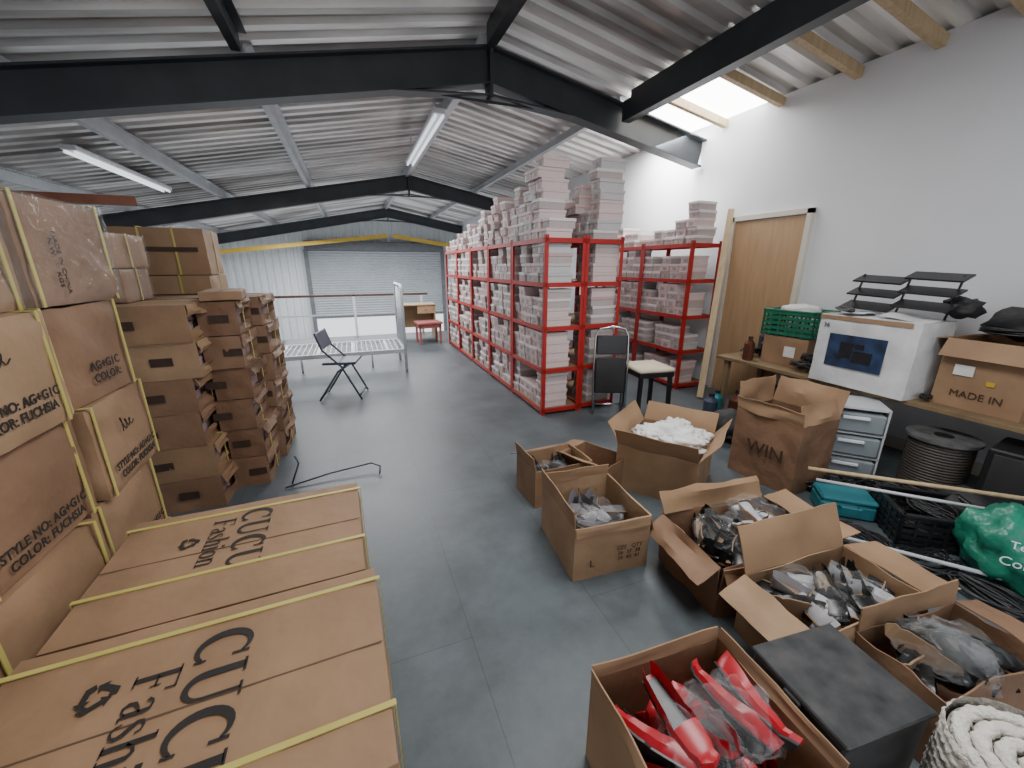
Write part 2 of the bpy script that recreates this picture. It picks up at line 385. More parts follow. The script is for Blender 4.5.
for X in(-3.95,-2.3,-.65,RX,3.15):
    zt=zs(X)-.005;w=.13 if X!=RX else .17
    for (a,b,mt,lb) in((-3,4.4,'steel','dark painted steel purlin under the roof sheets'),(4.6,YF,'galv','light galvanised steel purlin under the roof sheets')):
        g=G();g.box((X,(a+b)/2,zt-w/2-(.02 if X!=RX else .0)),(.012 if X!=RX else .1,b-a,w));g.box((X+.03,(a+b)/2,zt-.02),(.07,b-a,.008));g.box((X-.03,(a+b)/2,zt-w-.02),(.07,b-a,.008))
        single('roof_purlin',g,M[mt],lb,'steel beam')
single('steel_beam',G().box((3.1,.7,3.22),(.11,7.4,.2)),M['steel'],'dark painted steel beam beside the white wall top','steel beam')
for Y in(4.15,3.45,2.75,2.2,1.75,.8):
    single('timber_joist',G().bar((3.17,Y,3.38),(4.34,Y,3.17),.06,.08),M['pine'],'short pale timber joist between beam and white wall','timber')
single('roof_brace',G().bar((-4.3,16.3,1.95),(1.4,16.3,2.62),.1,.13),M['yel'],'long yellow painted steel brace above the shutter','steel beam')
single('roof_brace',G().bar((1.6,16.3,2.62),(4.2,16.3,2.25),.1,.13),M['yel'],'yellow painted sloping steel brace near the gable','steel beam')
single('rusty_beam',G().bar((-4.5,7.0,2.35),(-2.7,7.6,2.42),.1,.12),M['rust'],'rust-red steel beam below the roof','steel beam')
g=G();g.add([(3.3,3.62,zs(3.3)-.012),(4.34,3.62,zs(4.34)-.012),(4.34,4.85,zs(4.34)-.012),(3.3,4.85,zs(3.3)-.012)],[(0,1,2,3)])
struct('window_1',g,M['sky'])
for (a,b,lb) in(((-2.9,6.7,2.82),(-2.9,9.5,2.82),'long white fluorescent batten light under the roof'),((1.2,5.5,3.3),(1.2,8.2,3.3),'long fluorescent batten light near the ridge')):
    t=thing('batten_light',lb,'ceiling light',a);l=b[1]-a[1]
    part(t,'housing',G().box((0,l/2,.05),(.16,l,.06),b=.01),M['white'])
    part(t,'tube',G().cyl((.045,.03,.0),(.045,l-.03,.0),.016),M['tube'],True);part(t,'tube',G().cyl((-.045,.03,.0),(-.045,l-.03,.0),.016),M['tube'],True)
    part(t,'hanger',G().box((0,.3,.25),(.02,.02,.36)),M['galv']);part(t,'hanger',G().box((0,l-.3,.25),(.02,.02,.36)),M['galv'])
g=G();g.box((XR-.012,3.37,1.02),(.03,.84,2.04));dr=struct('door_1',g,M['oak'])
g=G();g.cyl((XR-.03,3.02,1.0),(XR-.09,3.02,1.0),.012);g.cyl((XR-.085,3.02,1.0),(XR-.085,3.14,1.0),.01);g.box((XR-.03,3.02,1.0),(.01,.04,.15));part(dr,'handle',g,M['chrome'])
g=G()
for yy in(2.925,3.815):g.box((XR-.02,yy,1.05),(.06,.05,2.1))
g.box((XR-.02,3.37,2.08),(.06,.94,.05));struct('trim_1',g,M['frame'])
struct('baseboard_right',G().box((XR-.008,1.2,.05),(.016,3.3,.1)),M['frame'])
rl=thing('handrail','dark brown steel handrail along the mezzanine edge','railing',(0,YE-.08,0))
g=G();g.box((-1.5,0,.92),(6.3,.05,.05));part(rl,'top_rail',g,M['dbrown']);part(rl,'middle_rail',G().box((-1.5,0,.5),(6.3,.03,.03)),M['galv'])
for x in(-4.5,-3,-1.5,0,1.5):part(rl,'post',G().box((x,0,.46),(.05,.05,.92)),M['whitem'])
# ---------------------------------------------------------------- red shelving
LV=[.06,.5,.94,1.38,1.80]
def rack_proto(loc):
    t=thing('shelving_unit','red steel boltless shelving unit with brown boards full of shoeboxes','shelving',loc,group='red shelving units')
    Wd,Ln,H=.45,.895,1.84
    for x in(0,Wd):
        for yy in(0,Ln):
            g=G();sx=1 if x==0 else -1;sy=1 if yy==0 else -1
            g.box((x+sx*.019,yy+sy*.0015,H/2),(.038,.003,H));g.box((x+sx*.0015,yy+sy*.019,H/2),(.003,.038,H));part(t,'post',g,M['red'])
    for z in LV:
        g=G()
        for x in(.003,Wd-.003):g.box((x,Ln/2,z-.01),(.006,Ln-.01,.045))
        for yy in(.003,Ln-.003):g.box((Wd/2,yy,z-.01),(Wd-.01,.006,.045))
        part(t,'shelf_beam',g,M['red'])
        part(t,'shelf_board',G().box((Wd/2,Ln/2,z+.003),(Wd-.02,Ln-.02,.012)),M['mdf'])
    return t
CY=3.88
pr=rack_proto((1.76,3.65,0))
for i in range(1,5):clone(pr,(1.76,3.65+i*.9,0),(0,0,0))
for i in range(2):clone(pr,(2.23,3.68+i*.9,0),(0,0,0))
for i in range(3):clone(pr,(3.80,CY+i*.9,0),(0,0,0))
BW,BL,BH=.164,.30,.094
def sbmesh():
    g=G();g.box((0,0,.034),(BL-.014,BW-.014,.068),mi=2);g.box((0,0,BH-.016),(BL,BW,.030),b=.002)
    g.box((-BL/2+.006,0,.034),(.003,.08,.045),mi=1);g.box((BL/2-.006,0,.034),(.003,.08,.045),mi=1)
    return g
SBM=[(sbmesh(),'sbw','white cardboard shoebox with end label, stacked on red shelving'),(sbmesh(),'sbp','pale pink shoebox with end label, stacked on red shelving'),(sbmesh(),'sbd','dusty pink shoebox with end label, stacked on red shelving'),(sbmesh(),'sbg','light grey shoebox with end label, stacked on red shelving')]
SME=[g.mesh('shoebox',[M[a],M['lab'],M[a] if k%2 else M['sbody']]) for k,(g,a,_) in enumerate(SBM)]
pl=[]
def stack(x,y,z,n,kind,j=1.0):
    for k in range(n):
        pl.append((x+random.uniform(-.022,.016)*j,y+random.uniform(-.003,.003)*(1 if j==1 else 3),z+k*(BH+.0005),R(random.uniform(-1.8,1.8)*j),kind if random.random()<.5 else random.choice([0,1,1,3,2])))
def bay(x,y0,cols=5,hi=4):
    for li in(0,1,2,3):
        kd=random.choice([0,1,1,2,0])
        for c in range(cols):
            if c>0 and random.random()<.05:continue
            if random.random()<.4:kd=random.choice([0,1,1,3,0,2])
            stack(x,y0+.048+BW/2+c*.1675,LV[li]+.0095,(4 if c==0 else random.choice([2,3,3,4,4,4])) if hi==4 else random.choice([2,3,3,4]),kd)
for b in range(5):bay(1.79+BL/2,3.65+b*.9)
bay(2.36+BL/2,3.68,cols=2)
for b in range(2):bay(3.83+BL/2,CY+b*.9,hi=3)
zt=LV[4]+.0095
A=1.80+BL/2
hs=[2,8,7,4,6,  4,5,3,6,4, 3,5,4,2,3, 2,4,3,1,2, 3,2,1,2,1]
for i,n_ in enumerate(hs):
    stack(A+random.uniform(-.02,.03),3.65+.13+i*.178,zt,n_,random.choice([0,1,1,0,2]) if i>3 else (1 if i in(1,2) else 0),1.8)
for i,n_ in enumerate([8,3,6,4,5,3,4,5,3,3]):stack(2.36+BL/2,3.68+.12+i*.18,zt,n_,3 if i<2 else random.choice([1,2,0]),1.8)
for i,n_ in enumerate([5,3,2,2,1,1,2,2,3]):stack(3.86+BL/2,CY+.12+i*.18,zt,n_,0,2.2)
pl.sort(key=lambda q:(q[0])**2+(q[1])**2)
gs=G()
for i,(x,y,z,r,k) in enumerate(pl):
    if i<300:
        obj('shoebox',SME[k],None,(x,y,z),(0,0,r),SBM[k][2],'shoebox','shoeboxes on the red shelving')
    else:
        T=Matrix.Translation((x,y,z))@Matrix.Rotation(r,4,'Z')
        off=len(gs.v)
        for v in SBM[k][0].v:gs.v.append(T@v)
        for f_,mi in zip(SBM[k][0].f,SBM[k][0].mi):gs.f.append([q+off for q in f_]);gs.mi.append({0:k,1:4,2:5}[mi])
o=single('shoebox_rows',gs,[M['sbw'],M['sbp'],M['sbd'],M['sbg'],M['lab'],M['sbody']],'many more pale pink and white shoeboxes filling the shelving','shoebox');o['kind']='stuff'
# ---------------------------------------------------------------- cartons
SEED=[0]
def straps(t,w,d,h,ys=(),xs=(),mt='strap'):
    for yy in ys:
        g=G();s=.014
        g.box((0,yy,h+.0015),(w+.014,s,.003));g.box((w/2+.006,yy,h/2),(.003,s,h));g.box((-w/2-.006,yy,h/2),(.003,s,h))
        part(t,'strap',g,M[mt],label='yellow plastic strap')
    for xx in xs:
        g=G();s=.014
        g.box((xx,0,h+.002),(s,d+.014,.003));g.box((xx,d/2+.006,h/2),(s,.003,h));g.box((xx,-d/2-.006,h/2),(s,.003,h))
        part(t,'strap',g,M[mt],label='yellow plastic strap')
def closed(loc,w,d,h,rz=0,mt='card',label='',ys=(),xs=(),seam='y',group=None,amp=.007,wrap=False):
    SEED[0]+=1
    t=thing('cardboard_carton',label,'box',loc,rz,group)
    part(t,'carton_body',G().dented(w,d,h,SEED[0]*1.37,amp),M[mt],'a')
    g=G()
    if seam=='y':g.box((0,0,h+.0004),(.004,d*.985,.0008))
    else:g.box((0,0,h+.0004),(w*.985,.004,.0008))
    part(t,'lid_seam',g,M['seam'])
    straps(t,w,d,h,ys,xs)
    if wrap:
        g=G().dented(w+.03,d+.006,h+.004,SEED[0]*2.2,.010);part(t,'clear_wrap',g,M['wrap'],True,label='wrinkled clear stretch wrap')
    return t
for (loc,w,d,h,rz,yst,k) in(((-.46,1.475,0),.80,.60,.60,1.5,(.235,-.12),0),((-.435,.865,0),.84,.585,.615,1.5,(.235,-.17),1)):
    t=closed(loc,w,d,h,rz,'card','large brown shoe carton with yellow straps, printed lid, on the floor',ys=yst,seam='x',amp=.005)
    z=h+.0022
    if k:
        serifword(t,'CUCU',.125,(.04,-.02,z),TOPROT);serifword(t,'Fashion',.092,(-.085,-.05,z),TOPROT);recycle(t,.048,(-.195,.10,z),TOPROT)
    else:
        serifword(t,'CUCU',.105,(.02,.045,z),TOPROT);serifword(t,'Fashion',.072,(-.085,.05,z),TOPROT);recycle(t,.040,(-.175,.07,z),TOPROT)
def scrib(t,loc,s=.05):
    g=G();pts=[];sd=random.random()*20
    for i in range(41):
        u=i/40;pts.append((0,(u-.5)*s*2.0+.25*s*math.sin(u*math.pi*6+1),abs(math.sin(u*math.pi*3.2))*s*(1.1-.5*u)+.25*s*noise.noise(Vector((u*4,sd,0)))))
    g.tube(pts,.0018,5);part(t,'pen_marking',g,M['ink'],True,loc=loc)
lv=[0,.355,.71,1.065,1.42]
for r in range(5):
    edges=[2.25,1.75,1.22,.70,.18] if r%2==0 else [2.19,1.68,1.17,.67,.17]
    if r==3:edges=[2.2,1.73,1.21,.69,.18]
    for c in range(4):
        y1,y0=edges[c],edges[c+1];d=y1-y0-.014
        if r<2 and c==3:continue
        w=.42;x=-.912-w/2-random.uniform(0,.05)
        h=.352
        t=closed((x,(y0+y1)/2,lv[r]+.0005),w,d,h,random.uniform(-3.5,3.5),random.choice(['card','card2','card3','card']),
            'brown strapped export carton with printed style details, stacked in a wall',ys=(.205,-.215),xs=(.0,),group='strapped cartons in the tall stack',amp=.018,wrap=(r==4))
        q=w/2+.012
        if r==4:txt(t,'MADE IN CHINA\nN.W.      KGS',.028,(q,-.10,.14),(R(90),R(90),R(90)))
        elif r==3 and c==0:txt(t,'AG+G1C\nCOLOR:',.046,(q,.03,.10),XROT,bold=.0007,sp=1.06)
        else:txt(t,'STYLE NO: AG+G1C\nCOLOR: FUCHSIA',.040,(q,random.uniform(-.005,.005),random.uniform(.07,.10)),XROT,bold=.0009,sp=1.04,sx=.97)
        if r in(2,3) and (c+r)%3:scrib(t,(q,-.02,.2+random.uniform(-.02,.04)))
for (y,rz,mt) in((.45,3,'card2'),(.98,-2,'card')):
    closed((-1.14,y,1.776),.4,.48,.17,rz,mt,'low brown strapped carton on top of the tall stack',ys=(.1,),group='strapped cartons in the tall stack',amp=.012)
def side_open(loc,w,d,h,rz=0,mt='card2',fl=168,label='brown carton with torn open side, shoeboxes inside, stacked'):
    SEED[0]+=1
    t=thing('cardboard_carton',label,'box',loc,rz,'open sided cartons')
    g=G();e=.006
    g.box((0,0,e/2),(w,d,e));g.box((-w/2+e/2,0,h/2),(e,d,h-2*e))
    T=Matrix.Translation((0,d/2-e,0));g.slab(T,w,h,.005,6,4,.006,SEED[0],pin=True)
    T=Matrix.Translation((0,-d/2,0));g.slab(T,w,h,.005,8,5,.010,SEED[0]+3,pin=True)
    T=Matrix.Translation((0,-d/2,h))@Matrix.Rotation(R(-90),4,'X');g.slab(T,w,d,.005,6,5,.006,SEED[0]+5,pin=True)
    T=Matrix.Translation((w/2,0,0))@Matrix.Rotation(R(90),4,'Z');g.slab(T,d,h*.34,.005,10,3,.022,SEED[0]+8,pin=True)
    part(t,'carton_body',g,M[mt],'a')
    T=Matrix.Translation((w/2+.003,0,h))@Matrix.Rotation(R(90),4,'Z')@Matrix.Rotation(R(fl),4,'X')
    g=G();g.slab(T,d*.98,h*.30,.004,10,3,.025,seed=SEED[0]*.7,curl=.05);part(t,'flap',g,M[mt],'a')
    g=G();n=int((d-.03)/.115)
    for i in range(n):
        for zz in(.29,.72):g.box((-.02+random.uniform(-.015,.01),-d/2+.015+(i+.5)*(d-.03)/n,h*zz-.006),(w-.07,.105,h*.40))
    part(t,'packed_shoeboxes',g,M['sbd'])
    straps(t,w,d,h,ys=(random.uniform(-.1,.1),))
    g=G();g.box((random.uniform(-.1,.1),-d/2-.005,h*.5),(.11,.002,.05));part(t,'printed_panel',g,M['inkf'])
    return t
NL=6;LH=.222
for r in range(NL):
    h=LH-.002
    side_open((-1.20+random.uniform(-.03,.03),3.16,r*LH+.0005),.5,.50,h,random.uniform(-3.5,3.5),random.choice(['card2','card','card3']),random.choice([155,168,174]))
    side_open((-1.20,3.71,r*LH+.0005),.5,.50,h,random.uniform(-3,3),'card2',165)
    side_open((-.83+random.uniform(-.02,.02),3.36+random.uniform(-.02,.02),r*LH+.0005),.22,.46,h-.004,random.uniform(-3,3),random.choice(['card2','cardd','card']),random.choice([155,168,174]))
    side_open((-.80+random.uniform(-.02,.02),3.86,r*LH+.0005),.30,.5,h-.004,random.uniform(-3,3),random.choice(['card2','cardd']),165)
    if r<5:closed((-1.72,3.3,r*.27),.45,.6,h,0,'card2','brown closed carton stacked behind open cartons',ys=(0,))
closed((-.84,3.4,NL*LH+.0005),.24,.46,.06,8,'card','flat brown carton lying on the open carton stack')
for k in range(5):
    t=closed((-1.42,4.44,k*.37),.62,.5,.368,random.uniform(-3,3),random.choice(['card','card3']),'brown carton in the back stack with printed bands',ys=(.0,),xs=(.1,-.12),amp=.012)
    part(t,'printed_band',G().box((-.0,-.261,.20),(.5,.002,.035)),M['inkb'])
closed((-1.5,3.35,1.336),.42,.45,.20,4,'card2','brown carton resting on the open carton stack',ys=(0,),wrap=True)
closed((-1.5,3.35,1.54),.42,.44,.20,-3,'card','brown carton resting on the open carton stack',ys=(0,),wrap=True)
closed((-2.3,4.0,0),.6,.6,1.5,0,'card2','tall brown carton behind the stacks')
# ---------------------------------------------------------------- open cartons with shoes
SIDES={'-y':0,'+x':90,'+y':180,'-x':270}
def open_carton(loc,w,d,h,rz,flaps,label,mt='card',crump=.01,seed=0,taper=0,rot=None):
    t=thing('open_cardboard_carton',label,'box',loc,rz,rot=rot)
    g=G();crump*=.65
    for s,a in SIDES.items():
        W,Dp=(w,d) if s[1]=='y' else (d,w)
        T=Matrix.Rotation(R(a),4,'Z')@Matrix.Translation((0,-Dp/2,0))@Matrix.Rotation(R(taper),4,'X')
        g.slab(T,W,h,.005,8,5,crump,seed+a*.01,pin=True)
    g.box((0,0,.004),(w-.01,d-.01,.006));part(t,'carton_body',g,M[mt],'a')
    for s,(ln,an) in flaps.items():
        a=SIDES[s];W,Dp=(w,d) if s[1]=='y' else (d,w)
        T=Matrix.Rotation(R(a),4,'Z')@Matrix.Translation((0,-Dp/2,h))@Matrix.Rotation(R(an),4,'X')
        g=G();g.slab(T,W*.985,ln,.005,8,4,crump,seed+a,curl=.03);part(t,'flap',g,M['cardin'] if an<100 else M[mt],'a')
    return t
def shoe_proto(mt,lab,loc,heelh=.045):
    t=thing('shoe',lab,'shoe',loc)
    Lh=.25;N=15;g=G();vs=[];K=9
    def zsole(u):return heelh*max(0,1-(u/.62))**1.3 if u<.62 else .0+.02*max(0,(u-.85)/.15)**2
    def wd(u):
        return .026+.012*math.sin(math.pi*min(1,u*1.05))+(.008 if .5<u<.85 else 0) if u<.9 else .038*math.sqrt(max(.02,(1-u)/.1))
    for i in range(N+1):
        u=i/N;z0=zsole(u)+.006;w=wd(u);hh=.055 if u<.25 else .055-.02*(u-.25)/.45 if u<.7 else .035-.018*(u-.7)/.3
        if i==0:w*=.6
        op=u<.58;x=u*Lh
        inz=.008
        vs+=[(x,-w*.8,z0),(x,-w,z0+hh*.45),(x,-w*.82,z0+hh),(x,-w*.6,z0+(inz if op else hh*1.08)),(x,0,z0+(inz if op else hh*1.18)),(x,w*.6,z0+(inz if op else hh*1.08)),(x,w*.82,z0+hh),(x,w,z0+hh*.45),(x,w*.8,z0)]
    fs=[]
    for i in range(N):
        for k in range(K):fs.append((i*K+k,i*K+(k+1)%K,(i+1)*K+(k+1)%K,(i+1)*K+k))
    fs+=[tuple(range(K)),tuple(range(N*K,N*K+K))]
    part(t,'upper',g.add(vs,fs),M[mt],'a')
    g=G();vs=[]
    for i in range(N+1):
        u=i/N;z0=zsole(u);w=wd(u)*.95;vs+=[(u*Lh,-w,z0),(u*Lh,w,z0),(u*Lh,w,z0+.006),(u*Lh,-w,z0+.006)]
    fs=[]
    for i in range(N):
        for k in range(4):fs.append((i*4+k,i*4+(k+1)%4,i*4+4+(k+1)%4,i*4+4+k))
    fs+=[(0,1,2,3),(N*4,N*4+1,N*4+2,N*4+3)]
    part(t,'sole',g.add(vs,fs),M['sole'] if mt!='redsh' else M['black'])
    g=G();vs=[]
    for i in range(9):
        u=.05+i*.06;z0=zsole(u)+.0165;w=wd(u)*.58;vs+=[(u*Lh,-w,z0),(u*Lh,w,z0)]
    part(t,'insole',g.add(vs,[(2*i,2*i+1,2*i+3,2*i+2) for i in range(8)]),M['black'] if mt in('redsh','greysh') else M['sole'])
    part(t,'heel',G().cyl((.028,0,0),(.032,0,heelh*.95),.014,.024,10),M['black'] if mt=='redsh' else M[mt],True)
    return t
def crumple(sx,sy,sz,seed,amp=.35,fr=2.2,sub=3):
    bm=bmesh.new();bmesh.ops.create_icosphere(bm,subdivisions=sub,radius=1)
    for v in bm.verts:
        d=v.co.normalized();n_=noise.noise(d*fr+Vector((seed*5.1,0,seed)))+.5*abs(noise.noise(d*fr*3+Vector((seed,seed,0))))+.25*noise.noise(d*fr*6+Vector((0,seed,0)))
        v.co=Vector((d.x*sx,d.y*sy,d.z*sz))*(1+amp*n_)
    g=G();bm.verts.index_update();bm.verts.ensure_lookup_table();g.add([v.co.copy() for v in bm.verts],[[q.index for q in f.verts] for f in bm.faces]);bm.free();return g
pro={}
def fill(c,w,d,z,rz,kind,n,lab,grp,layers=2,film=3,zr=.06,sc=1.0,inset=.2,flat=False,rows=False):
    for i in range(n):
        lay=i*layers//n
        m_=max(1,-(-n//layers));j=i%m_;cx=max(1,round(math.sqrt(m_*max(.3,w/d))));cy=-(-m_//cx)
        if rows:cx=m_;cy=1
        lx=((j%cx+.5)/cx-.5)*(w-(inset if not rows else .07))+random.uniform(-.03,.03)*(.2 if rows else 1);ly=((j//cx+.5)/cy-.5)*(d-inset*.9)+random.uniform(-.03,.03)
        T=Matrix.Rotation(R(rz),4,'Z')@Vector((lx,ly,0))
        th=random.uniform(0,360);rl_=random.choice([85,60,20,95,10,0])
        if flat:rl_=random.choice([85,0,-80,10,30,95])
        if rows:th=random.choice([90,-90])+random.uniform(-22,22);rl_=random.choice([0,8,-10,70,-70])
        e=Euler((R(rl_+random.uniform(-10,10)),R(random.uniform(-16,16)*(.5 if flat else 1)),R(th)))
        off=e.to_matrix()@Vector((-.125,0,-.03))
        loc=(c[0]+T.x+off.x,c[1]+T.y+off.y,z+lay*zr+random.uniform(0,.02))
        if kind not in pro:pro[kind]=shoe_proto(kind,lab,loc);o=pro[kind];o.rotation_euler=e;o['group']=grp
        else:o=clone(pro[kind],loc,e,grp,label=lab)
    for i in range(film):
        lx=random.uniform(-.5,.5)*(w-.28);ly=random.uniform(-.5,.5)*(d-.26);T=Matrix.Rotation(R(rz),4,'Z')@Vector((lx,ly,0))
        g=crumple(.12,.09,.05,random.random()*50,.5,2.0,4)
        single('plastic_bag',g,M['film'],'crumpled clear plastic bag over the shoes in a carton','plastic bag',(c[0]+T.x,c[1]+T.y,z+layers*zr-.01),random.uniform(0,180),True,group='clear plastic shoe bags')
open_carton((1.19,2.26,0),.43,.30,.27,2,{'+y':(.14,115),'-x':(.10,8),'+x':(.12,165)},'small open brown carton on the grey floor','card',.008,1)
fill((1.19,2.26),.45,.30,.13,0,'greysh',6,'grey heeled shoe in plastic inside a carton','grey shoes in cartons',1,1)
t=open_carton((1.13,1.66,0),.43,.46,.31,-5,{'-y':(.05,172),'+x':(.16,165),'-x':(.10,4),'+y':(.07,-10)},'open brown carton with small printed lettering on the grey floor','card3',.008,2)
txt(t,'SIZE   QTY\n36  37  38\n39  40  41',.032,(.09,-.246,.13),NYROT,'inkb');txt(t,'L',.06,(-.12,-.246,.10),NYROT,'inkb')
fill((1.13,1.66),.43,.46,.15,-5,'greysh',9,'grey heeled shoe in plastic inside a carton','grey shoes in cartons',1,3)
open_carton((1.52,2.24,0),.28,.36,.24,25,{'-x':(.12,60),'+y':(.12,100)},'low open brown carton wedged between others','card2',.01,3)
open_carton((2.04,2.10,.0),.60,.54,.34,34,{'-x':(.17,32),'-y':(.17,34),'+x':(.16,36),'+y':(.17,28)},'large open brown carton with spread flaps holding white tissue paper','card3',.016,4)
for i,(dx,dy,s) in enumerate(((0,0,.18),(.14,.08,.14),(-.13,.05,.13),(.02,-.13,.13),(.15,-.08,.11))):
    g=crumple(s,s*.8,s*.35,i*3.3,.6,2.2,4);single('tissue_paper_bundle',g,M['paper'],'crumpled white tissue paper bundle in the large open carton','paper',(2.04+dx,2.10+dy,.37),i*40,True,group='white tissue paper bundles')
t=open_carton((2.88,1.84,0),.42,.48,.52,4,{'-x':(.10,14),'+y':(.2,2),'+x':(.2,14),'-y':(.14,-20)},'tall worn dark brown carton with stencil lettering and torn flaps','cardd',.028,5)
txt(t,'WIN',.13,(-.236,-.03,.27),NXROT,'inkf',bold=.002)
open_carton((1.74,1.20,0),.66,.42,.27,-6,{'-x':(.13,125),'+y':(.12,30),'+x':(.16,80),'-y':(.09,150)},'crushed brown carton full of black and white shoes','card2',.04,6,taper=3)
fill((1.72,1.20),.66,.42,.15,-6,'blksh',16,'black leather shoe in clear plastic inside a carton','black shoes in cartons',2,3)
fill((1.86,1.22),.36,.34,.26,-6,'whsh',3,'silvery white shoe in clear plastic inside a carton','white shoes in cartons',1,1,flat=True)
open_carton((1.72,.775,0),.60,.32,.29,-3,{'-x':(.14,115),'+y':(.2,20),'+x':(.24,98),'-y':(.08,170)},'open brown carton with wide flaps full of wrapped shoes','card3',.018,7)
fill((1.72,.775),.58,.32,.20,-3,'whsh',5,'silvery white shoe in clear plastic inside a carton','white shoes in cartons',1,0,flat=True)
fill((1.72,.775),.58,.32,.22,-3,'blksh',7,'black leather shoe in clear plastic inside a carton','black shoes in cartons',1,2,flat=True)
open_carton((.785,.55,0),.48,.41,.34,-4,{'-x':(.04,5),'+y':(.04,8),'+x':(.04,10)},'open brown carton full of red shoes in plastic','card3',.010,8)
single('tissue_paper_bundle',crumple(.19,.16,.09,7.7,.2),M['redsh'],'dark red tissue bundle beneath the red shoes','paper',(.785,.55,.12),0,True)
fill((.785,.55),.48,.41,.20,-4,'redsh',15,'red heeled shoe in clear plastic inside a carton','red shoes in the carton',3,3,.055,inset=.30,rows=True)
open_carton((1.83,.455,0),.52,.26,.27,-6,{'+y':(.10,6),'+x':(.14,100)},'open brown carton with black shoes in cloudy plastic','card2',.022,9)
fill((1.83,.455),.50,.27,.18,-6,'blksh',10,'black leather shoe in clear plastic inside a carton','black shoes in cartons',2,4,.05)
t=thing('black_metal_case','scuffed black metal case standing beside the open cartons','case',(1.205,.475,0),-6)
part(t,'case_body',G().box((0,0,.19),(.31,.28,.38),b=.006),M['scuff']);part(t,'case_lid',G().box((0,0,.391),(.325,.295,.018),b=.004),M['scuff']);part(t,'latch',G().box((-.163,0,.36),(.012,.05,.05),b=.003),M['scuff'])
# rug: roll standing on end, coil seen on top
t=thing('rolled_rug','thick cream knitted rug rolled up and standing on its end','rug',(1.385,.145,0),20)
g=G();vs=[];NA=120;NX=60;HH=.43
for i in range(NX+1):
    for k in range(NA):
        a=2*math.pi*k/NA;rr=.162+.008*abs(math.sin(a*20+(i%4>1)*1.57))*abs(math.sin(i*.785))+.004*noise.noise(Vector((i*.12,k*.3,0)))
        vs.append((rr*math.cos(a),rr*math.sin(a),.002+i/NX*HH))
fs=[(i*NA+k,i*NA+(k+1)%NA,(i+1)*NA+(k+1)%NA,(i+1)*NA+k) for i in range(NX) for k in range(NA)]
fs+=[tuple(range(NA))]
part(t,'outer_roll',g.add(vs,fs),M['rug'],True)
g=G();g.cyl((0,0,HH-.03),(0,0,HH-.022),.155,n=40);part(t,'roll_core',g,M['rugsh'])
g=G();vs=[];a=0.4;n_=0;KK=8
while .012+.0060*a<.152:
    rr=.012+.0060*a;th=.0175*(1+.22*math.sin(n_*1.9)*math.sin(n_*.63))
    for q in range(KK):
        ph=2*math.pi*q/KK;R2=rr+th*math.cos(ph)+.0015*noise.noise(Vector((n_*.4,q,0)))
        vs.append((R2*math.cos(a),R2*math.sin(a),HH-.012+th*math.sin(ph)*.9+.003*noise.noise(Vector((n_*.3,q*.5,4)))))
    a+=.010/max(rr,.03);n_+=1
fs=[(i*KK+q,i*KK+(q+1)%KK,(i+1)*KK+(q+1)%KK,(i+1)*KK+q) for i in range(n_-1) for q in range(KK)]
part(t,'coil_edge',g.add(vs,fs),M['rug'],True)
# ---------------------------------------------------------------- bench and things on it
t=thing('workbench','long low wooden workbench along the white wall','table',(0,0,0))
part(t,'bench_top',G().box((3.99,1.65,.60),(.68,3.1,.035),b=.003),M['pine2'])
for yy in(.2,2.25,3.1):
    for x in(3.72,4.26):part(t,'leg',G().box((x,yy,.291),(.05,.05,.582)),M['pine2'])
BZ=.619
t=thing('printed_white_box','battered white cardboard box with dark blue picture, on the bench','box',(3.80,1.85,BZ),-2)
part(t,'carton_body',G().dented(.40,.68,.56,3.3,.014),M['wcard'],'a')
part(t,'photo_panel',G().box((-.2095,.03,.28),(.003,.40,.26)),M['blue'])
g=G();g.box((-.2125,.09,.29),(.003,.09,.12));g.box((-.2125,-.03,.25),(.003,.13,.09));g.box((-.2125,.0,.33),(.003,.06,.04));part(t,'product_picture',g,M['black'])
txt(t,'36',.05,(-.2115,.27,.47),NXROT,'blue')
part(t,'packing_tape',G().box((-.2115,.02,.535),(.002,.62,.03)),M['card'])
for sx in(-1,1):
    T=Matrix.Translation((0,sx*.335,.555))@Matrix.Rotation(R(0 if sx<0 else 180),4,'Z')@Matrix.Rotation(R(-84),4,'X')
    part(t,'lid_flap',G().slab(T,.38,.30,.004,8,5,.012,sx*3.1),M['wcard'],'a')
t=open_carton((3.98,1.22,BZ),.44,.44,.46,-3,{'+y':(.12,100),'-x':(.13,150),'-y':(.14,50),'+x':(.10,10)},'brown open carton marked made in, on the bench','card',.006,12)
txt(t,'MADE IN',.065,(-.228,-.0,.10),NXROT,'inkb');part(t,'shipping_label',G().box((-.2275,.09,.26),(.002,.1,.07)),M['paper']);part(t,'paper_sticker',G().box((-.2275,-.05,.2),(.002,.04,.03)),M['yel'])
closed((4.08,.74,BZ),.4,.38,.48,0,'card2','brown closed carton at the end of the bench',ys=(0,))
t=closed((4.03,2.62,BZ),.40,.42,.28,5,'card','small brown carton under the green crate');part(t,'shipping_label',G().box((-.207,-.06,.14),(.002,.1,.1)),M['paper'])
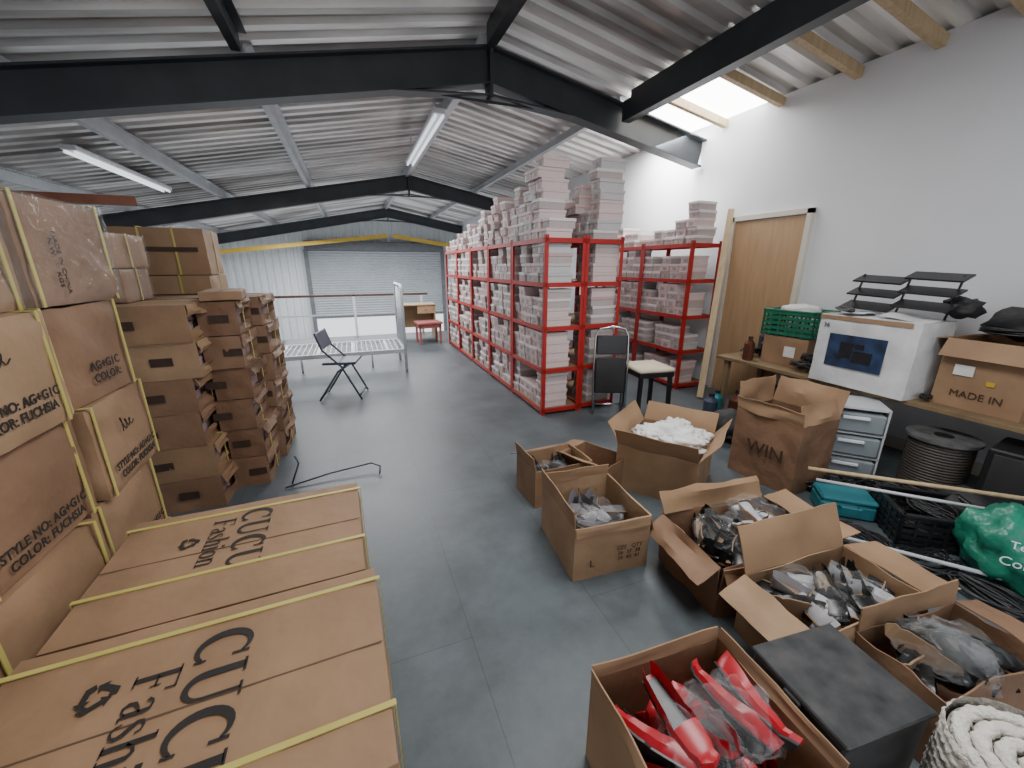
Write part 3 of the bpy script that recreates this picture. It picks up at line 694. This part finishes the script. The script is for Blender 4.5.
def crate(name,loc,w,d,h,rz,mt,label):
    t=thing(name,label,'crate',loc,rz);g=G()
    g.box((0,0,.01),(w-.02,d-.02,.012))
    for z in [h*(i+.5)/5 for i in range(5)]:
        for sx in(-1,1):g.box((sx*w/2,0,z),(.008,d,h/9));g.box((0,sx*d/2,z),(w,.008,h/9))
    n=6
    for i in range(n+1):
        for sx in(-1,1):g.box((sx*w/2,(i/n-.5)*d,h/2),(.014,.014,h));g.box(((i/n-.5)*w,sx*d/2,h/2),(.014,.014,h))
    part(t,'basket_body',g,M[mt])
    g=G()
    for sx in(-1,1):g.box((sx*w/2,0,h),(.025,d+.025,.02),b=.004);g.box((0,sx*d/2,h),(w+.025,.025,.02),b=.004)
    part(t,'rim',g,M[mt]);return t
crate('plastic_crate',(4.0,2.62,BZ+.283),.36,.46,.24,5,'green','dark green plastic crate on a small carton')
single('folded_cloth',crumple(.13,.17,.05,4.2,.3),M['paper'],'white papers heaped in the green crate','paper',(4.0,2.62,BZ+.53),0,True)
crate('wire_basket',(3.05,1.02,0),.42,.34,.2,-40,'black','black mesh basket on the floor full of cables')
def tangle(seed,sx,sy,sz,n=46,r=.007):
    g=G();pts=[]
    for i in range(n*3):
        a=i*.42+seed;k=1+.35*noise.noise(Vector((i*.11,seed,0)))
        pts.append((sx*k*math.cos(a)*(.7+.3*math.sin(i*.07)),sy*k*math.sin(a*.97+seed),sz*(.5+.5*noise.noise(Vector((i*.15,seed,3))))+r))
    return g.tube(pts,r,5)
for i,(x,y,z,sx,sy,sz) in enumerate(((3.05,1.02,.03,.13,.1,.08),(3.05,1.02,.12,.13,.1,.1),(3.35,1.12,.0,.18,.15,.16),(3.3,.78,.0,.17,.15,.18),(2.62,1.12,.0,.16,.12,.05),(3.66,2.06,BZ+.565,.04,.12,.05),(3.74,2.32,BZ,.06,.12,.12),(3.74,1.46,BZ+.0,.04,.03,.06),(3.92,3.0,BZ,.08,.09,.12),(3.55,.55,.0,.15,.15,.2),(3.20,1.42,.0,.14,.12,.12),(3.98,1.22,BZ+.47,.12,.13,.08),(3.15,2.35,0,.14,.12,.14),(3.4,2.6,0,.12,.14,.14),(2.75,.85,0,.12,.12,.05),(2.5,.9,0,.1,.1,.04),(3.0,1.62,0,.1,.12,.1),(3.4,.95,.0,.16,.2,.22),(3.12,1.25,0,.2,.1,.1),(3.75,2.1,0,.12,.14,.3),(2.45,1.55,0,.08,.1,.05),(3.9,2.3,BZ,.12,.1,.2),(2.72,.62,0,.14,.1,.05))):
    single('cable_tangle',tangle(i*1.7,sx,sy,sz),M['black' if i%3 else 'blackm'],'tangled heap of black cable','cable',(x,y,z),i*30,True,group='tangled black cables')
def toolbox(loc,w,d,h,rz,mt,lab):
    t=thing('tool_box',lab,'tool box',loc,rz)
    part(t,'case_body',G().box((0,0,h*.38),(w,d,h*.76),b=.008),M[mt]);part(t,'case_lid',G().box((0,0,h*.88),(w+.008,d+.008,h*.22),b=.01),M[mt])
    part(t,'handle',G().tube([(-w*.2,0,h),(-w*.2,0,h+.03),(w*.2,0,h+.03),(w*.2,0,h)],.007),M['black'],True);part(t,'latch',G().box((0,-d/2-.005,h*.76),(.04,.01,.04)),M['galv'])
for (l,w_,d_,h_,rz,mt,lb) in(((3.3,2.15,0),.3,.2,.18,60,'black','black plastic tool box on the floor by the bench'),((3.95,2.05,0),.3,.24,.3,10,'bluegrey','dark blue tool box under the bench'),((2.72,2.5,0),.26,.18,.14,30,'black','small black tool box behind the tall carton'),((3.0,.32,0),.28,.2,.16,-30,'blackm','matt black tool box on the floor'),((3.62,2.52,0),.24,.2,.22,80,'rust','rusty red tool box under the bench')):
    toolbox(l,w_,d_,h_,rz,mt,lb)
t=thing('tiered_display_rack','black tiered display rack of flat stepped strips on white box','rack',(3.84,1.78,BZ+.568),-2)
for i,(dy,dz) in enumerate(((.20,.02),(.20,.12),(.20,.22),(-.14,.05),(-.14,.15),(-.14,.25))):
    T=Matrix.Translation((-.04+.04*(i%3),dy,dz+.04))@Matrix.Rotation(R(-20),4,'Y')@Matrix.Rotation(R(3),4,'X')
    part(t,'tier_plate',G().box((0,0,0),(.13,.33,.014),T,b=.002),M['black'])
for y_ in(.33,.02,-.27):part(t,'upright',G().bar((-.03,y_,0),(.06,y_,.30),.008,.016),M['black'])
for (x,y,z,sx,sy,sz,sd) in((4.08,1.22,1.19,.13,.17,.10,1),(4.10,.74,1.22,.18,.2,.12,2),(4.02,1.0,1.31,.12,.2,.10,3),(3.95,1.50,1.27,.1,.1,.07,5)):
    single('black_bag',crumple(sx,sy,sz,sd,.45),M['blackm'],'crumpled black fabric bag heaped on the cartons','bag',(x,y,z),0,True)
def bottle(loc,mt,h,r,lab):
    t=thing('bottle',lab,'bottle',loc);g=G();g.cyl((0,0,0),(0,0,h*.7),r,n=16);g.cyl((0,0,h*.7),(0,0,h*.85),r,r*.4,16);g.cyl((0,0,h*.85),(0,0,h*.93),r*.4,n=16)
    part(t,'bottle_body',g,M[mt],'a');part(t,'cap',G().cyl((0,0,h*.93),(0,0,h),r*.45,n=16),M['black'])
bottle((3.52,2.75,0),'brownp',.36,.08,'dark red-brown bottle standing on the floor');bottle((3.42,2.98,0),'bluegrey',.26,.07,'dark blue bottle standing on the floor');bottle((3.62,3.08,0),'teal',.24,.06,'teal bottle standing on the floor');bottle((3.28,2.72,0),'black',.2,.07,'black bottle standing on the floor')
bottle((3.75,2.9,BZ),'brownp',.24,.05,'brown bottle on the bench');bottle((4.15,3.05,BZ),'bluegrey',.28,.05,'dark blue bottle on the bench');bottle((4.05,2.95,BZ),'black',.2,.05,'black bottle on the bench')
for (x,y,sx,sy,sz,sd) in((3.15,2.5,.18,.16,.14,8.1),(3.92,2.6,.16,.2,.2,9.4),(3.98,2.9,.13,.13,.16,2.7),(3.38,1.0,.14,.13,.12,4.4),(3.45,.42,.18,.18,.18,7.7),(2.95,2.75,.14,.12,.1,3.7),(3.25,.5,.14,.14,.1,1.9)):
    single('black_bag',crumple(sx,sy,sz,sd,.4),M['blackm'],'black cloth bag slumped on the floor','bag',(x,y,sz*.9),0,True)
t=thing('plastic_drawer_unit','grey frosted plastic drawer unit under the bench','drawers',(3.44,1.75,0),42)
g=G();W,Dd,H=.34,.38,.57
for x in(-1,1):g.box((0,x*Dd/2,H/2),(W,.012,H))
for z in(.01,.19,.37,H-.008):g.box((0,0,z),(W,Dd,.014))
part(t,'cabinet_body',g,M['dframe'])
for z in(.02,.20,.38):
    d_=part(t,'drawer',G().box((-.01,0,.078),(W,Dd-.03,.14),b=.01),M['drawer'],loc=(-.012,0,z))
    part(d_,'handle',G().box((-.192,0,.12),(.02,.16,.022),b=.004),M['white'])
t=thing('cable_spool','worn grey cable spool standing under the bench','spool',(3.66,1.28,0))
part(t,'flange',G().cyl((0,0,0),(0,0,.02),.19,n=28),M['flange']);part(t,'flange',G().cyl((0,0,.42),(0,0,.44),.19,n=28),M['flange'])
g=G()
for i in range(20):
    pts=[(.16*math.cos(a*math.pi/12),.16*math.sin(a*math.pi/12),.03+i*.02) for a in range(25)];g.tube(pts,.0105,6)
part(t,'wound_cable',g,M['cable'],True);part(t,'core',G().cyl((0,0,.44),(0,0,.445),.05,n=16),M['black'])
t=thing('black_speaker_box','black box with recessed front panel under the bench','speaker',(3.75,.86,0),8)
part(t,'cabinet_body',G().box((0,0,.24),(.36,.4,.48),b=.01),M['black']);part(t,'front_grille',G().box((-.182,0,.24),(.008,.34,.42),b=.003),M['blackm'])
t=thing('tool_case','small teal plastic tool case on the floor','tool case',(2.86,1.36,0),-42)
part(t,'case_body',G().box((0,0,.05),(.3,.2,.1),b=.015),M['teal']);part(t,'case_lid',G().box((0,0,.118),(.3,.2,.032),b=.012),M['teal']);part(t,'handle',G().tube([(-.05,-.1,.09),(-.05,-.13,.09),(.05,-.13,.09),(.05,-.1,.09)],.008),M['teal'])
t=thing('green_shopping_bag','full green plastic shopping bag with white lettering','bag',(3.0,.66,0))
g=crumple(.2,.19,.2,5.5,.32,2.4,4)
for v in g.v:v.z=max(v.z+.18,.001)
part(t,'bag_body',g,M['gbag'],True)
txt(t,'Terra',.05,(-.205,-.075,.29),(R(70),0,R(-64)),'white');txt(t,'Coma',.06,(-.228,-.08,.21),(R(82),0,R(-64)),'white')
part(t,'handle',G().tube([(-.08,0,.30),(-.05,0,.42),(.05,0,.42),(.08,0,.30)],.01),M['gbag'],True)
for (a,b,r,mt,lb) in(((2.62,1.47,.30),(3.45,.62,.34),.012,'pine','long pale wooden pole lying across the clutter'),((2.60,1.40,.26),(3.4,.52,.28),.010,'galv','long grey metal pole lying across the clutter'),((2.35,1.40,.02),(3.0,.36,.10),.011,'dframe','pale plastic conduit lying on the floor')):
    single('pole',G().cyl(a,b,r,n=12),M[mt],lb,'pole',smooth=True)
single('wooden_plank',G().bar((3.80,3.48,0.02),(4.30,3.86,2.2),.07,.022,up=(-.7,-.7,0)),M['pine'],'pale timber plank leaning against the white wall','plank')
# ---------------------------------------------------------------- folding chairs, stool
def folding_chair(loc,rz,mt,pad,label,rot=None):
    t=thing('folding_chair',label,'chair',loc,rz,rot=rot)
    for sy in(-.2,.2):
        part(t,'leg',G().tube([(.24,sy,.012),(.05,sy,.42),(-.14,sy,.62),(-.2,sy,.82)],.012),M[mt],True)
        part(t,'leg',G().tube([(-.24,sy*.9,.012),(.0,sy*.9,.36),(.14,sy*.9,.45)],.012),M[mt],True)
    part(t,'crossbar',G().cyl((.22,-.2,.06),(.22,.2,.06),.01),M[mt],True);part(t,'crossbar',G().cyl((-.22,-.18,.05),(-.22,.18,.05),.01),M[mt],True)
    part(t,'seat',G().box((0.02,0,.455),(.38,.38,.03),b=.01),M[pad])
    T=Matrix.Translation((-.175,0,.72))@Matrix.Rotation(R(-17),4,'Y')
    part(t,'backrest',G().box((0,0,0),(.025,.4,.2),T,b=.008),M[pad])
    return t
folding_chair((-.22,5.15,0),-12,'bluegrey','bluegrey','dark blue-grey folding chair standing open on the floor')
t=thing('folding_chair','folded black padded chair with thin metal frame leaning on shelving','chair',(2.45,3.42,0),rot=(R(-4),0,R(-20)))
part(t,'frame',G().tube([(-.17,0,.012),(-.18,0,.5),(-.17,0,.86),(-.13,0,.93),(0,0,.95),(.13,0,.93),(.17,0,.86),(.18,0,.5),(.17,0,.012)],.011),M['chrome'],True)
part(t,'rear_leg',G().tube([(-.15,.05,.02),(-.15,.03,.6),(.15,.03,.6),(.15,.05,.02)],.01),M['chrome'],True)
part(t,'backrest',G().box((0,0,.76),(.32,.03,.2),b=.01),M['black']);part(t,'seat',G().box((0,.01,.43),(.33,.035,.38),b=.012),M['black'])
part(t,'crossbar',G().cyl((-.17,0,.12),(.17,0,.12),.009),M['chrome'],True)
t=thing('stool','black wooden stool with cream cushioned seat','stool',(2.90,3.40,0),-8)
for x in(-.17,.17):
    for y in(-.17,.17):part(t,'leg',G().bar((x*1.05,y*1.05,0),(x,y,.46),.036,.036),M['black'])
part(t,'seat_frame',G().box((0,0,.455),(.40,.40,.05),b=.004),M['black']);part(t,'cushion',G().box((0,0,.50),(.42,.42,.05),b=.02),M['cream'],True)
# ---------------------------------------------------------------- bed
t=thing('metal_bed_frame','white metal single bed frame with mesh base, no mattress','bed',(-.32,6.1,0))
L_,Wb=1.95,.92
def bend(x,h,nm):
    e=obj(nm,G().tube([(x,0,.005),(x,0,h-.06),(x,.06,h),(x,Wb-.06,h),(x,Wb,h-.06),(x,Wb,.005)],.022).mesh('bed_end',[M['whitem']],True),t)
    for i in range(1,6):part(e,'spindle',G().cyl((x,Wb*i/6,.34),(x,Wb*i/6,h),.009),M['whitem'],True)
    part(e,'crossbar',G().cyl((x,0,.34),(x,Wb,.34),.014),M['whitem'],True)
bend(.97,1.28,'headboard');bend(-.97,.98,'footboard')
for y in(0,Wb):part(t,'side_rail',G().box((0,y,.33),(L_,.03,.06)),M['whitem'])
g=G()
for i in range(27):g.box((-.94+i*.0723,Wb/2,.35),(.008,Wb,.008))
for i in range(13):g.box((0,.04+i*.07,.346),(L_,.006,.006))
for i in range(4):g.box((-.72+i*.48,Wb/2,.335),(.04,Wb,.02))
part(t,'mesh_base',g,M['whitem'])
for x in(-.5,.5):part(t,'leg',G().cyl((x,Wb/2,0),(x,Wb/2,.34),.015),M['whitem'],True)
t=thing('metal_trestle','pale blue metal trestle frame near the handrail','trestle',(-1.75,7.9,0))
for x in(-.4,.4):part(t,'leg',G().tube([(x,-.25,.01),(x,0,.95),(x,.25,.01)],.018),M['whitem'],True)
part(t,'crossbar',G().cyl((-.4,0,.93),(.4,0,.93),.018),M['whitem'],True);part(t,'crossbar',G().cyl((-.4,.13,.45),(.4,.13,.45),.014),M['whitem'],True);part(t,'crossbar',G().cyl((-.4,-.13,.45),(.4,-.13,.45),.014),M['whitem'],True)
t=thing('desk','small brown wooden desk at the mezzanine edge','desk',(1.25,9.2,0))
part(t,'desk_top',G().box((0,0,.735),(.85,.5,.03),b=.004),M['oak'])
for x in(-.4,.4):part(t,'side_panel',G().box((x,0,.36),(.025,.46,.72)),M['oak'])
part(t,'back_panel',G().box((0,.2,.45),(.78,.02,.5)),M['oak'])
d_=part(t,'drawer',G().box((.2,-.22,.63),(.36,.03,.16),b=.003),M['oak']);part(d_,'knob',G().cyl((.2,-.235,.63),(.2,-.26,.63),.014),M['chrome'])
t=thing('small_table','low dusty red table by the shelving end','table',(1.40,8.45,0),5)
part(t,'table_top',G().box((0,0,.42),(.52,.42,.05),b=.01),M['rpink']);part(t,'apron',G().box((0,0,.36),(.46,.36,.08)),M['rpink'])
for x in(-.21,.21):
    for y in(-.16,.16):part(t,'leg',G().box((x,y,.198),(.04,.04,.395)),M['rpink'])
t=thing('trolley_handle','bent dark metal trolley handle lying on the floor','handle',(0,0,0))
part(t,'bar',G().tube([(-.60,2.98,.012),(-.3,3.04,.04),(.0,3.06,.06),(.06,3.0,.05),(.05,2.93,.02)],.0065),M['bluegrey'],True)
part(t,'bar',G().tube([(-.56,3.02,.012),(-.50,3.04,.16),(-.52,3.05,.22)],.006),M['bluegrey'],True)
# ---------------------------------------------------------------- lights
def area(name,loc,rot,sx,sy,e,col=(1,1,1)):
    l=D.lights.new(name,'AREA');l.shape='RECTANGLE';l.size=sx;l.size_y=sy;l.energy=e;l.color=col
    o=D.objects.new(name,l);COL.objects.link(o);o.location=loc;o.rotation_euler=rot;return o
area('fill_near',(1.4,1.2,3.15),(0,0,0),1.2,2.0,100,(1,1,.99))  # added fill lamp above the near floor; no roof panel there
area('fill_mid',(0,7.4,2.95),(0,0,0),2.5,3,250,(.99,.99,1))  # added fill lamp for mid room, not tied to any fitting
area('fill_far',(0,13.8,2.4),(0,0,0),5,4,520,(.99,.99,1))  # added fill lamp brightening the far end, no opening above it
area('rooflight_wall',(3.9,4.9,3.05),(0,R(-20),0),.6,1.0,70,(1,1,1))
w=D.worlds.new('world');bpy.context.scene.world=w;w.use_nodes=True
bg=w.node_tree.nodes['Background'];bg.inputs[0].default_value=(.93,.955,1,1);bg.inputs[1].default_value=1.7
